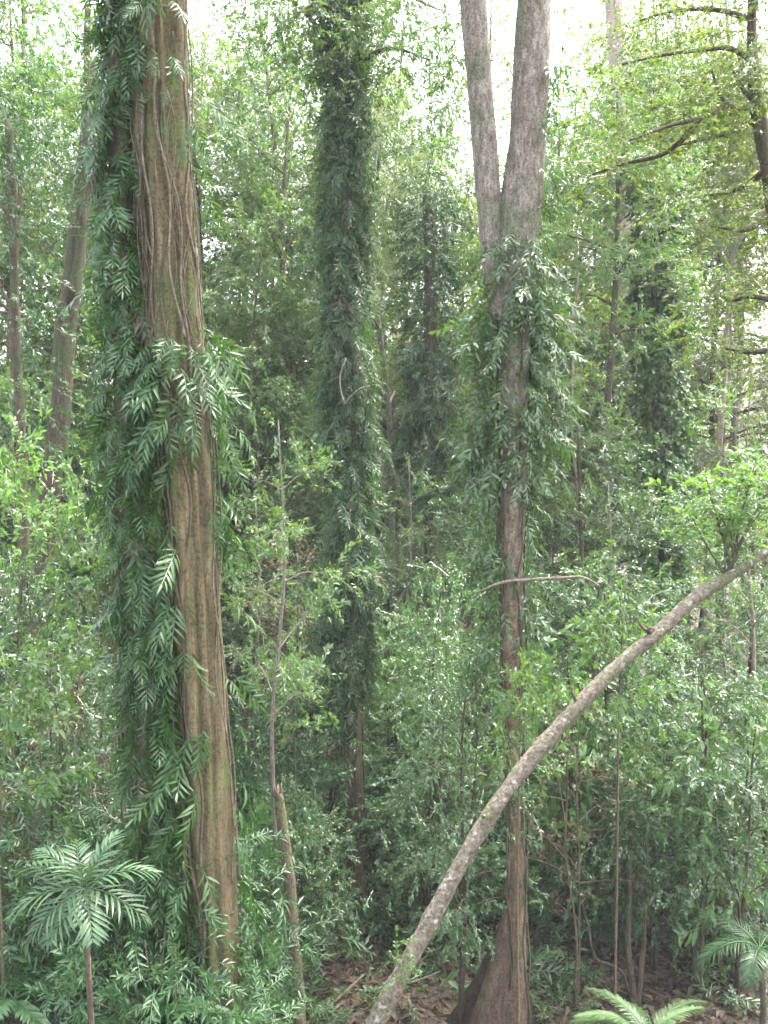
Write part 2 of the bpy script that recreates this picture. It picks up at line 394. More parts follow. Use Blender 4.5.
# ================================================================ the thick trunk at the left
def big_left():
    Y = 9.0
    pts = [(160, -30, 48), (161, 60, 48), (163, 160, 50), (170, 260, 50), (177, 360, 50), (185, 460, 50), (191, 560, 49), (197, 660, 48), (203, 760, 47), (209, 860, 47), (214, 950, 47), (218, 1024, 50)]
    P, r = trunk_path(pts, Y, 19, n=150, flare=1.35)
    base = P[0].copy(); base[2] += .3
    t = thing('fluted_tree', 'thick brown fluted trunk with creeping stems and hanging vine leaves, left of the leafy pillar', 'tree', base)
    ph = rng.uniform(0, 6, 5)
    def fl(s, th):
        tw = s*2.4
        v = .085*np.sin(3*th+tw*3+ph[0]) + .06*np.sin(5*th-tw*2+ph[1]) + .035*np.sin(9*th+tw*5+ph[2]+np.sin(s*30))
        dw = lambda x: np.mod(x+PI, 2*PI)-PI
        cre = -.17*np.exp(-dw(th-1.45+.35*np.sin(s*9+1)-.3*s)**2/.018)
        cre2 = -.14*np.exp(-dw(th-2.15+.25*np.sin(s*12))**2/.010) - .12*np.exp(-dw(th-.85+.2*np.sin(s*15+2))**2/.012)
        return 1+v+cre+cre2+.02*np.sin(s*90+th*3)
    mb = MB(); tube(mb, P, r, 72, flute=fl); mb.build('trunk', M['big_bark'], t)
    cr = MB()  # unseen limbs and crown, added overhead to shade the near trunk and climber
    for k in range(12):
        a = k*2.4; e = rng.uniform(.1, .7); i = len(P)-1-int(rng.integers(0, 24)); A = P[i]; Lm = rng.uniform(2.2, 4.2)
        B = A+np.array([math.cos(a)*math.cos(e), math.sin(a)*math.cos(e), math.sin(e)])*Lm
        if B[2] < 14: continue
        Q, q, _ = resample([A, (A+B)/2+[0, 0, .2], B], [.09, .06, .02], 14); mb = MB(); tube(mb, Q, q, 7, lump=.1); mb.build('limb', M['dark_bark'], t)
        n = 110; v = rng.uniform(.35, 1.1, n)[:, None]; C = A+(B-A)*v+rng.normal(0, 1, (n, 3))*[.6, .6, .3]; C = C[C[:, 2] > 13.4]
        scatter(cr, SP_MED, C, rng.normal(0, 1, (len(C), 3)), s=(.9, 1.4))
    cr.build('crown', M['mid_leaf'], t)
    # the climber: creeping stems, a leafy column on its left side and fronds hung over the bark
    c = thing('climbing_vine', 'dark green feathery climber hung down the left side of the thick fluted trunk', 'climbing plant', base + np.array([-.35, -.1, 0]))
    zp = P[:, 2]; tz = lambda z: float(np.interp(z, zp, np.linspace(0, 1, len(P))))
    z = lambda py: at(190, py, Y)[2]
    for k in range(24):
        mb = MB(); a = rng.uniform(PI*1.02, PI*2.05); t0 = tz(z(rng.uniform(330, 460))); t1 = tz(z(rng.uniform(0, 130)))
        wind(mb, P, r, t0, t1, a, rng.uniform(-.14, .14)*rng.choice([.2, 1]), float(rng.choice([.003, .004, .006, .008, .013])), rng.uniform(.006, .03), 70, wob=rng.uniform(.3, 1.2)); mb.build('stem', M['rootlet'], c)
    for k in range(4):
        mb = MB(); wind(mb, P, r, .02, rng.uniform(.5, .7), rng.uniform(PI*1.0, PI*1.5), rng.uniform(-.05, .08), rng.uniform(.008, .02), .02, 110, wob=.5); mb.build('stem', M['dark_bark'], c)
    for k in range(3):
        mb = MB(); wind(mb, P, r, .22, .7, rng.uniform(PI*1.85, PI*2.1), rng.uniform(-.05, .05), .008, .03, 110, wob=.5); mb.build('stem', M['rootlet'], c)
    # own woody stem within the leaf column
    cp = [(122, -60, 22), (122, 120, 22), (120, 260, 24), (126, 400, 24), (136, 560, 26), (146, 720, 26), (154, 880, 28), (160, 1024, 30)]
    Q, q = trunk_path(cp, 9.05, 16, n=90)
    mb = MB(); tube(mb, Q, q, 10, lump=.1); mb.build('stem', M['dark_bark'], c)
    zt = Q[:, 2]
    mb = MB()
    lo = float(np.interp(2.0, zt, np.linspace(0, 1, len(Q)))); hi = float(np.interp(12.8, zt, np.linspace(0, 1, len(Q))))
    climber(mb, Q, .06, lambda s: .15, 4800, SP_NEAR, (.5, 1.4), (.28, .70), (lo, hi), m=(rng.random(4800) < .02).astype(int))
    # sprays on the trunk itself: left edge all the way, a thick ruff near the middle, some on the right edge
    zp = P[:, 2]; tz = lambda z: float(np.interp(z, zp, np.linspace(0, 1, len(P))))
    z = lambda py: at(190, py, Y)[2]
    climber(mb, P, .2, lambda s: .14, 230, SP_NEAR, (.7, 1.4), (.45, .9), (tz(z(1040)), tz(z(330))), side=(PI*1.18, .35))
    climber(mb, P, .2, lambda s: .18, 105, SP_NEAR, (.3, 1.2), (.5, .85), (tz(z(440)), tz(z(335))), side=(PI*1.5, .8))
    climber(mb, P, .2, lambda s: .10, 44, SP_NEAR, (.9, 1.45), (.5, .9), (tz(z(900)), tz(z(430))), side=(PI*1.45, .3))
    climber(mb, P, .2, lambda s: .16, 62, SP_NEAR, (.5, 1.35), (.6, .95), (tz(z(960)), tz(z(60))), side=(PI*2.05, .35))
    climber(mb, P, .2, lambda s: .14, 50, SP_NEAR, (.6, 1.3), (.4, .75), (tz(z(560)), tz(z(300))), side=(PI*2.1, .4))
    climber(mb, P, .2, lambda s: .12, 40, SP_NEAR, (.5, 1.3), (.5, .8), (tz(z(120)), tz(z(-60))), side=(PI*1.4, .6))
    mb.build('foliage', [M['vine_leaf'], M['dry_leaf']], c)
big_left()

# ================================================================ the leafy pillar
def pillar():
    Y = 16.0
    pts = [(341, -30, 17), (344, 80, 17), (346, 200, 18), (345, 330, 18), (348, 460, 18), (351, 600, 19), (353, 720, 19), (355, 850, 20), (357, 960, 24)]
    P, r = trunk_path(pts, Y, 24, n=110, flare=1.2)
    base = P[0].copy(); base[2] += .3
    t = thing('pillar_tree', 'straight dark trunk wrapped in a leafy pillar, between the fluted and forked trunks', 'tree', base)
    mb = MB(); tube(mb, P, r, 14, lump=.08); mb.build('trunk', M['pillar_bark'], t)
    z = lambda py: at(350, py, Y)[2]; zp = P[:, 2]; tz = lambda py: float(np.interp(z(py), zp, np.linspace(0, 1, len(P))))
    # limbs and a hanging crown at the top of the picture
    cr = MB()
    for (px, py, ex, ey, dy) in ((346, 75, 262, -20, -.5), (348, 70, 430, 60, -.8), (346, 20, 290, 20, -1.2), (347, 60, 400, -10, .6), (344, 10, 440, 10, -1.5), (345, 90, 300, 70, 1)):
        a = at(px, py, Y); e = at(ex, ey, Y+dy); mid = (a+e)/2+[0, 0, .25]
        Q, q, _ = resample([a, mid, e], [.05, .035, .012], 14); mb = MB(); tube(mb, Q, q, 6, lump=.1); mb.build('limb', M['dark_bark'], t)
        n = 110; u = rng.uniform(.25, 1.2, n); C = a+(e-a)*u[:, None]+rng.normal(0, .38, (n, 3))
        D = np.stack([rng.normal(0, 1, n), rng.normal(0, 1, n), rng.uniform(-1, .1, n)], 1); scatter(cr, SP_TWIG, C, D, s=(.7, 1.15))
    cr.build('crown', M['mid_leaf'], t)
    c = thing('climbing_vine', 'dense narrow-leaved climber sheathing the dark pillar trunk from forest floor to canopy', 'climbing plant', base + np.array([.2, -.2, 0]))
    mb = MB()
    for k in range(3): 
        s = MB(); wind(s, P, r, .02, .8, rng.uniform(PI, 2*PI), rng.uniform(-.2, .2), .012, .015, 90); s.build('stem', M['dark_bark'], c)
    Rf = lambda s: .29
    climber(mb, P, .09, Rf, 6200, SP_FEATHER, (.55, 1.35), (.42, .8), (tz(690), tz(110)), bias=.8, m=(rng.random(6200) < .025).astype(int))
    climber(mb, P, .09, lambda s: .3, 1300, SP_FEATHER, (.4, 1.35), (.42, .8), (tz(140), tz(-40)))
    climber(mb, P, .09, lambda s: .5, 260, SP_FEATHER, (.5, 1.3), (.6, 1.0), (tz(720), tz(560)), side=(PI*1.05, .7))
    climber(mb, P, .09, lambda s: .2, 110, SP_FEATHER, (.5, 1.3), (.5, .8), (tz(900), tz(690)))
    mb.build('foliage', [M['pillar_leaf'], M['dry_leaf']], c)
    # bare dead twig caught on the pillar
    mb = MB()
    for pl, w in (([(346, 358), (340, 376), (342, 396), (345, 404)], .012), ([(345, 404), (352, 395), (361, 388), (370, 386)], .009), ([(340, 376), (328, 382)], .007)):
        Q = np.array([at(a, b, 15.35) for a, b in pl]); Q, q, _ = resample(Q, np.full(len(Q), w), 12); tube(mb, Q, q, 5)
    tag(mb.build('dead_twig', M['twig']), 'bare pale forked twig caught on the leafy pillar', 'twig')
pillar()

# ================================================================ the forked tree with buttresses
def forked():
    Y = 12.5
    main = [(512, 285, 34), (513, 360, 32), (512, 450, 30), (511, 560, 25), (512, 680, 22), (515, 800, 19), (517, 920, 18), (518, 1024, 19)]
    P, r = trunk_path(main, Y, n=90, flare=1.1)
    base = P[0].copy(); base[2] += .3
    t = thing('forked_tree', 'grey-barked tree whose trunk forks into two tall stems above feathery climbers', 'tree', base)
    mb = MB(); tube(mb, P, r, 20, lump=.05); mb.build('trunk', M['fork_bark'], t)
    Pf = P[-1]
    for pts in ([(470, -40, 27), (478, 60, 26), (485, 150, 25), (491, 230, 25), (496, 285, 24), (505, 330, 20)], [(536, -40, 34), (532, 60, 36), (528, 140, 38), (521, 200, 43), (513, 245, 44), (511, 290, 38), (512, 330, 30)]):
        Q, q = trunk_path(pts, 12.48 if pts[0][0] < 500 else 12.52, 26, ground=False, n=60)
        mb = MB(); tube(mb, Q, q, 20, lump=.05); mb.build('stem', M['fork_bark'], t)
    # plank buttresses at the foot
    gb = float(gz(base[0], base[1]))
    for (dx, dy, h, w) in ((-.85, -.22, 2.45, .045), (-1.05, .6, 2.1, .045), (.45, .75, .9, .04)):
        L = math.hypot(dx, dy); d = np.array([dx, dy])/L; nrm = np.array([-d[1], d[0]])
        mb = MB(); nn = 16; zz = np.linspace(0, 1, nn); out = L*(1-zz)**1.55+.10
        rows = []
        for zi, oi in zip(zz, out):
            for u in np.linspace(0, 1, 7):
                for sgn in (1, -1):
                    th = w*(1-.45*u)*(1+.15*math.sin(9*zi+5*u))+.02*math.sin(6*u+zi*4)
                    bow = .10*math.sin(u*3)*(1-zi)
                    xy = np.array(base[:2])+d*(u*oi)+nrm*(bow+sgn*th)
                    rows.append((xy[0], xy[1], gb-.3+zi*(h+.6)))
        V = np.array(rows).reshape(nn, 7, 2, 3); idx = np.arange(nn*14).reshape(nn, 7, 2); T = []
        for i in range(nn-1):
            for j in range(6):
                for s in (0, 1): T += [(idx[i, j, s], idx[i, j+1, s], idx[i+1, j+1, s]), (idx[i, j, s], idx[i+1, j+1, s], idx[i+1, j, s])]
            T += [(idx[i, 6, 0], idx[i, 6, 1], idx[i+1, 6, 1]), (idx[i, 6, 0], idx[i+1, 6, 1], idx[i+1, 6, 0])]
        mb.add(V.reshape(-1, 3), T); mb.build('buttress', M['buttress_bark'], t)
    c = thing('climbing_vine', 'feathery green climber in drooping tiers on both sides of the forked trunk', 'climbing plant', base + np.array([.3, -.25, 0]))
    z = lambda py: at(512, py, Y)[2]; zp = P[:, 2]; tz = lambda py: float(np.clip(np.interp(z(py), zp, np.linspace(0, 1, len(P))), 0, 1))
    for k in range(4):
        s = MB(); wind(s, P, r, .05, .98, rng.uniform(PI, 2*PI), rng.uniform(-.15, .15), .014, .02, 90); s.build('stem', M['dark_bark'], c)
    mb = MB()
    Q, q = trunk_path([(532, 60, 30), (522, 200, 38), (512, 300, 36)], Y, ground=False, n=30)
    climber(mb, P, .14, lambda s: .26, 420, SP_FRK, (.2, 1.1), (.5, .85), (tz(475), 1.0))
    climber(mb, P, .14, lambda s: .46, 330, SP_FRK, (.2, 1.0), (.5, .95), (tz(460), tz(290)), side=(0.1, .6))
    climber(mb, P, .14, lambda s: .46, 330, SP_FRK, (.2, 1.0), (.5, .95), (tz(480), tz(300)), side=(PI, .6))
    climber(mb, P, .10, lambda s: .34, 260, SP_FRK, (.4, 1.2), (.5, .9), (tz(700), tz(480)), side=(PI, .6))
    climber(mb, P, .12, lambda s: .2, 170, SP_FRK, (.4, 1.2), (.5, .8), (tz(700), tz(470)), side=(0, .6))
    climber(mb, Q, .16, lambda s: .24, 160, SP_FRK, (.2, 1.1), (.5, .85), (0, .28))
    climber(mb, Q, .16, lambda s: .2, 150, SP_FRK, (.2, 1.2), (.4, .8), (0, 1), side=(0, .5))
    climber(mb, Q, .16, lambda s: .12, 60, SP_FEATHER, (.2, 1.2), (.35, .6), (.0, .5), side=(PI*1.3, .9))
    mb.build('foliage', M['feather_leaf'], c)
forked()

# ================================================================ the leaning trunk
def leaning():
    pts = [(800, 532, 5.3), (768, 551, 7.0), (740, 570, 9.7), (722, 581, 11.4), (702, 593, 13.2), (655, 635, 14.1), (620, 664, 13.6), (588, 696, 14.5), (556, 730, 15.0), (526, 765, 15.8), (505, 793, 15.4), (478, 835, 16.3), (458, 869, 15.8), (436, 910, 16.7), (409, 960, 17.6), (373, 1030, 19.4)]
    Ys = [9.9, 9.75, 9.65, 9.58, 9.5, 9.25, 9.12, 9.0, 8.9, 8.8, 8.7, 8.6, 8.52, 8.45, 8.35, 8.25]
    P, r = trunk_path(pts, Ys, n=90, flare=1.2)
    base = P[0].copy(); base[2] += .3
    t = thing('leaning_tree', 'bare mottled trunk leaning steeply right across the understorey, leafy at its tip', 'tree', base)
    mb = MB(); tube(mb, P, r*(1+.05*np.sin(np.arange(90)*.8)+.04*np.sin(np.arange(90)*.33+1)+.05*rng.normal(0, 1, 90)), 18, lump=.07); mb.build('trunk', M['lean_bark'], t)
    k = at(651, 630, 9.15)
    mb = MB(); th = np.linspace(0, 2*PI, 12); 
    mb = MB()
    ax = unit(P[-20]-P[-26]); e = frames(np.array([[0, -1.0, .35]]), ax[None])[0]
    Q = np.array([[0, 0, 0], [.02, 0, 0], [.035, 0, 0], [.03, 0, 0]]) @ e.T + k
    tube(mb, Q, [.036, .032, .025, .008], 12, lump=.1); mb.build('knot', M['dark_bark'], t)
    for f, up_, L in ((.42, .5, .14), (.58, -.2, .07), (.70, .9, .10), (.80, .4, .22)):
        i = int(f*89); d = unit(np.array([-.5, -.35, up_])); a0 = P[i]+d*r[i]*.5; mb = MB()
        Q, q, _ = resample([a0, a0+d*(r[i]+L*.5), a0+d*(r[i]+L)+[.02, 0, .03]], [.022, .014, .007], 8); tube(mb, Q, q, 7, lump=.15); mb.build('branch_stub', M['lean_bark'], t)
    mb = MB(); pts_ = []
    for (px, py, s, n) in ((712, 520, .34, 30), (740, 500, .4, 34), (692, 533, .2, 14), (765, 520, .4, 26), (706, 492, .22, 10), (735, 548, .2, 12), (785, 480, .4, 20), (755, 478, .25, 12), (722, 545, .18, 10)):
        c0 = at(px, py, 9.7); C = c0+rng.normal(0, s*.42, (n, 3)); D = rng.normal(0, .7, (n, 3)); D[:, 2] = np.abs(D[:, 2])*.6+.1
        scatter(mb, SP_BRI, C, D, s=(.5, .9)); pts_.append(c0)
    cr = mb.build('crown', M['bright_leaf'], t)
    s = MB()
    for c0 in pts_:
        a = at(716+rng.uniform(-6, 20), 575, 9.62); Q, q, _ = resample([a, (a+c0)/2+[rng.normal(0, .05), 0, .05], c0+[0, 0, .15]], [.014, .01, .005], 10); tube(s, Q, q, 5)
    s.build('shoot', M['dark_bark'], t)
    mb = MB(); c0 = at(402, 945, 8.3); n = 14
    scatter(mb, SP_FINE, c0+[0, -.12, 0]+rng.normal(0, .06, (n, 3)), rng.normal(0, 1, (n, 3))-[0, .6, 0], s=(.4, .65)); mb.build('sprout', M['bright_leaf'], t)
leaning()

# ================================================================ ivy-clad trunk, pale trunk, second dark trunk, left back trunk
def ivy():
    Y = 22.0
    pts = [(655, 90, 16), (658, 200, 17), (660, 330, 18), (662, 460, 18), (663, 560, 19)]
    P, r = trunk_path(pts, Y, n=80)
    base = P[0].copy(); base[2] += .3
    t = thing('ivy_tree', 'straight trunk hidden under a column of broad-leaved ivy, right of the forked tree', 'tree', base)
    mb = MB(); tube(mb, P, r, 12, lump=.06); mb.build('trunk', M['dark_bark'], t)
    c = thing('climbing_ivy', 'broad-leaved ivy column covering the straight trunk beside the pale pinkish trunk', 'climbing plant', base+np.array([.25, -.2, 0]))
    for k in range(2):
        s = MB(); wind(s, P, r, .02, .9, rng.uniform(PI, 2*PI), .1, .015, .02, 60); s.build('stem', M['dark_bark'], c)
    z = lambda py: at(660, py, Y)[2]; zp = P[:, 2]; tz = lambda py: float(np.interp(z(py), zp, np.linspace(0, 1, len(P))))
    mb = MB(); climber(mb, P, .18, lambda s: .34, 3600, SP_IVY, (-.1, 1.1), (.7, 1.2), (tz(600), tz(120)), bias=.7)
    climber(mb, P, .18, lambda s: .25, 250, SP_IVY, (.1, 1.3), (.7, 1.2), (tz(720), tz(540)))
    n = 420; scatter(mb, SP_TWIG, P[-1]+[0, 0, -.2]+rng.normal(0, 1, (n, 3))*[.75, .75, .6], rng.normal(0, 1, (n, 3)), s=(.8, 1.3))
    mb.build('foliage', M['ivy_leaf'], c)
    Q, q = trunk_path([(614, -20, 20), (624, 150, 19), (630, 330, 18), (636, 520, 17)], 27, 24, n=60)
    b2 = Q[0].copy(); b2[2] += .3
    t2 = thing('pale_tree', 'pale pinkish peeling trunk showing just left of the ivy column', 'tree', b2)
    mb = MB(); tube(mb, Q, q, 12, lump=.05); mb.build('trunk', M['pink_bark'], t2)
    return
ivy()

def second_dark():
    Y = 23.0
    P, r = trunk_path([(428, 190, 11), (430, 300, 12), (431, 420, 13), (432, 560, 15)], Y, n=60)
    base = P[0].copy(); base[2] += .3
    t = thing('slim_tree', 'slim dark tree clad in rusty-tipped leaves, between the leafy pillar and forked tree', 'tree', base)
    mb = MB(); tube(mb, P, r, 10, lump=.06); mb.build('trunk', M['dark_bark'], t)
    z = lambda py: at(430, py, Y)[2]; zp = P[:, 2]; tz = lambda py: float(np.interp(z(py), zp, np.linspace(0, 1, len(P))))
    mb = MB(); climber(mb, P, .1, lambda s: .45, 800, SP_TWIG, (-.2, 1.2), (.8, 1.25), (tz(370), tz(200)))
    n = 150; scatter(mb, SP_TWIG, P[-1]+[0, 0, -.1]+rng.normal(0, 1, (n, 3))*[.5, .5, .5], rng.normal(0, 1, (n, 3)), s=(.8, 1.2))
    climber(mb, P, .1, lambda s: .6, 800, SP_FEATHER, (.2, 1.2), (.8, 1.25), (tz(500), tz(340)))
    mb.build('foliage', M['dark_leaf'], t)
second_dark()

def left_back():
    P, r = trunk_path([(88, 130, 15), (80, 210, 18), (73, 280, 20), (64, 340, 21), (61, 400, 20), (54, 460, 21), (46, 530, 22)], 19, 15, n=60)
    base = P[0].copy(); base[2] += .3
    t = thing('tilted_tree', 'dark trunk curving up to the right behind the bright shrubs, left of the fluted trunk', 'tree', base)
    mb = MB(); tube(mb, P, r, 14, lump=.1); mb.build('trunk', M['dark_bark'], t)
    for pts in ([(84, 195, 8), (82, 230, 8), (76, 270, 9), (70, 300, 9)],):
        Q, q = trunk_path(pts, 18.8, 16, ground=False, n=20); mb = MB(); tube(mb, Q, q, 8); mb.build('limb', M['dark_bark'], t)
    z = lambda py: at(60, py, 19)[2]; zp = P[:, 2]; tz = lambda py: float(np.interp(z(py), zp, np.linspace(0, 1, len(P))))
    mb = MB(); climber(mb, P, .15, lambda s: .3, 110, SP_TWIG, (-.2, 1.2), (.8, 1.2), (tz(560), tz(300))); n = 300; scatter(mb, SP_TWIG, P[-1]-[0, 0, .2]+rng.normal(0, 1, (n, 3))*[1.2, 1, .6], rng.normal(0, 1, (n, 3)), s=(.8, 1.3)); mb.build('foliage', M['mid_leaf'], t)
    Q, q = trunk_path([(8, 120, 8), (12, 200, 9), (15, 300, 9), (20, 420, 10)], 17, n=50)
    b2 = Q[0].copy(); b2[2] += .3
    t2 = thing('slim_tree', 'thin dark stem at the left edge, left of the dark curving trunk', 'tree', b2)
    mb = MB(); tube(mb, Q, q, 8, lump=.06); mb.build('trunk', M['dark_bark'], t2)
    mb = MB(); zq = Q[:, 2]; climber(mb, Q, .1, lambda s: 1.0, 420, SP_TWIG, (-.3, .9), (.8, 1.2), (.6, 1)); n = 260; scatter(mb, SP_TWIG, Q[-1]+rng.normal(0, 1, (n, 3))*[.7, .7, .7]-[0, 0, .2], rng.normal(0, 1, (n, 3)), s=(.8, 1.2)); mb.build('foliage', M['dark_leaf'], t2)
left_back()

# ================================================================ top-right tree with spreading branches
def top_right():
    Y = 13.0
    P, r = trunk_path([(754, -40, 8), (752, 40, 10), (757, 100, 15), (772, 190, 16), (782, 400, 18)], Y, 15, n=60)
    base = P[0].copy(); base[2] += .3
    t = thing('spreading_tree', 'dark-limbed tree at the upper right edge spreading layers of yellowish leaves', 'tree', base)
    mb = MB(); tube(mb, P, r, 12, lump=.07); mb.build('trunk', M['dark_bark'], t)
    cr = MB()
    limbs = [([(758, 105), (748, 95), (735, 75), (730, 62)], 0), ([(756, 104), (738, 108), (722, 98), (712, 70)], -.4), ([(728, 104), (700, 118), (672, 125), (630, 140)], -.7),
             ([(752, 60), (730, 48), (700, 50), (660, 55), (622, 64)], -.5), ([(764, 115), (735, 130), (700, 140), (680, 145)], .3), ([(766, 170), (745, 185), (725, 193), (705, 195)], .4),
             ([(768, 215), (745, 230), (728, 228), (712, 226)], -.2), ([(772, 300), (750, 296), (730, 300), (715, 292)], .5), ([(752, 20), (720, 10), (680, 10), (640, 20)], .3), ([(772, 350), (745, 352), (725, 348)], 0),
             ([(700, 118), (670, 150), (620, 165), (590, 175)], .6), ([(752, 10), (765, -20), (780, -30)], 0)]
    for pl, dy in limbs:
        k = len(pl); Q = np.array([at(a, b, Y+dy*i/(k-1)*1.5) for i, (a, b) in enumerate(pl)])
        Q, q, _ = resample(Q, np.linspace(.045, .014, k), 22)
        mb = MB(); tube(mb, Q, q, 6, lump=.12); mb.build('limb', M['dark_bark'], t)
        n = 92; i = rng.integers(4, 22, n); C = Q[i]+rng.normal(0, 1, (n, 3))*[.38, .5, .24]+[0, 0, .05]
        D = np.stack([rng.normal(-.5, 1, n), rng.normal(0, 1, n), rng.normal(-.1, .25, n)], 1); scatter(cr, SP_SMALL, C, D, s=(.7, 1.2))
    cr.build('crown', M['olive_leaf'], t)
top_right()

# ================================================================ palms and ferns
def frond_mesh(L, n, lL, lW, arch, twist=0.0, rg=rng, lift=.6):
    """One pinnate frond from the origin along +x, rising then arching over."""
    mb = MB(); t = np.linspace(0, 1, 16)
    ang = lift - arch*t; dx = np.cos(ang); dz = np.sin(ang)
    x = np.r_[0, np.cumsum((dx[1:]+dx[:-1])/2)]*L/15; zc = np.r_[0, np.cumsum((dz[1:]+dz[:-1])/2)]*L/15
    C = np.stack([x, .04*L*np.sin(t*3)*twist, zc], 1)
    tube(mb, C, np.linspace(.012, .003, 16)*L, 5)
    tang = unit(np.gradient(C, axis=0))
    for i in range(n):
        u = .16+.84*i/(n-1)
        p = np.array([np.interp(u, t, C[:, k]) for k in range(3)]); tg = unit(np.array([np.interp(u, t, tang[:, k]) for k in range(3)]))
        nrm = unit(np.cross(np.cross(tg, [0, 0, 1.0]), tg)) if abs(tg[2]) < .98 else np.array([1.0, 0, 0])
        sidev = np.cross(nrm, tg)
        f = math.sin(PI*min(max(.12+.8*u, 0), 1))**.6
        for sd in (1, -1):
            a = R(62-34*u)+rg.normal(0, .06)
            d = tg*math.cos(a)+sidev*sd*math.sin(a)+nrm*(.12+rg.normal(0, .05))
            v, tt = leaf_fine(lL*f*rg.uniform(.92, 1.08), lW, .22+rg.uniform(0, .15), .25)
            mb.add(v @ frames(d[None], (nrm+sidev*sd*-.3)[None])[0].T + p, tt)
    return mb

def palm(name, label, px, py, Y, fronds, L, lL, lW, mat, tr=.035, lift=(.9, .3), group=None, cat='palm', n=24, arch=(1.2, 1.9)):
    c = at(px, py, Y); base = np.array([c[0]+.05, c[1], float(gz(c[0]+.05, c[1]))])
    t = thing(name, label, cat, base, group)
    Q, q, _ = resample([base-[0, 0, .2], (base+c)/2+[.04, 0, 0], c], [tr*1.3, tr, tr*.9], 24)
    mb = MB(); tube(mb, Q, q, 10, lump=.06); mb.build('trunk', M['dark_bark'], t)
    for (az, lf, sc) in fronds:
        fm = frond_mesh(L*sc, n, lL*sc, lW, rng.uniform(*arch), rng.normal(0, 1), lift=lf)
        ca, sa = math.cos(az), math.sin(az); Rm = np.array([[ca, -sa, 0], [sa, ca, 0], [0, 0, 1]])
        fm.V = [(v @ Rm.T + c).astype(np.float32) for v in fm.V]
        fm.build('frond', mat, t)
    return t
# azimuth: 0 = to the right, -pi/2 = towards the camera
fr = [(-1.5, 1.3, .85), (2.0, 1.25, .9), (.9, 1.2, .95), (3.0, 1.05, .95), (.15, .65, 1.15), (-.25, .2, 1.2), (-1.15, -.15, 1.0), (-1.95, -.15, 1.0), (-2.9, .25, 1.25), (2.8, .6, 1.2), (-2.45, -.05, 1.15)]
palm('feather_palm', 'young palm with a rosette of glossy feather fronds, left of the fluted trunk base', 84, 888, 6.6, fr, .42, .18, .024, M['palm_leaf'], .022, n=10, arch=(.6, 1.2))
ring = lambda n, l0=.5, s0=1.0: [(k*2*PI/n+rng.normal(0, .2), l0+rng.normal(0, .25), s0*rng.uniform(.85, 1.1)) for k in range(n)]
palm('feather_palm', 'drooping grey-green palm at the bottom right corner above the ferns', 760, 950, 12.2, ring(9, .6), .9, .26, .016, M['dark_leaf'], .04)
palm('feather_palm', 'half-hidden palm low at the right edge, below the spreading yellowish branches', 764, 780, 15, ring(10, .7), 1.5, .4, .025, M['dark_leaf'], .05)
palm('tree_fern', 'bright green fern fan at the bottom edge, right of the forked saplings', 648, 1036, 11.4, ring(12, .45), .95, .16, .03, M['mid_leaf'], .05, cat='fern', n=34, arch=(.7, 1.1))
palm('tree_fern', 'dark fern rosette below the young feather palm at the bottom left', 14, 1000, 8.6, ring(10, .5), .8, .16, .03, M['dark_leaf'], .05, cat='fern', n=32, arch=(.8, 1.3))
palm('tree_fern', 'dark fern rosette at the foot of the fluted trunk, right of the young palm', 150, 1025, 8.4, ring(10, .5), .7, .16, .03, M['dark_leaf'], .05, cat='fern', n=32, arch=(.8, 1.3))

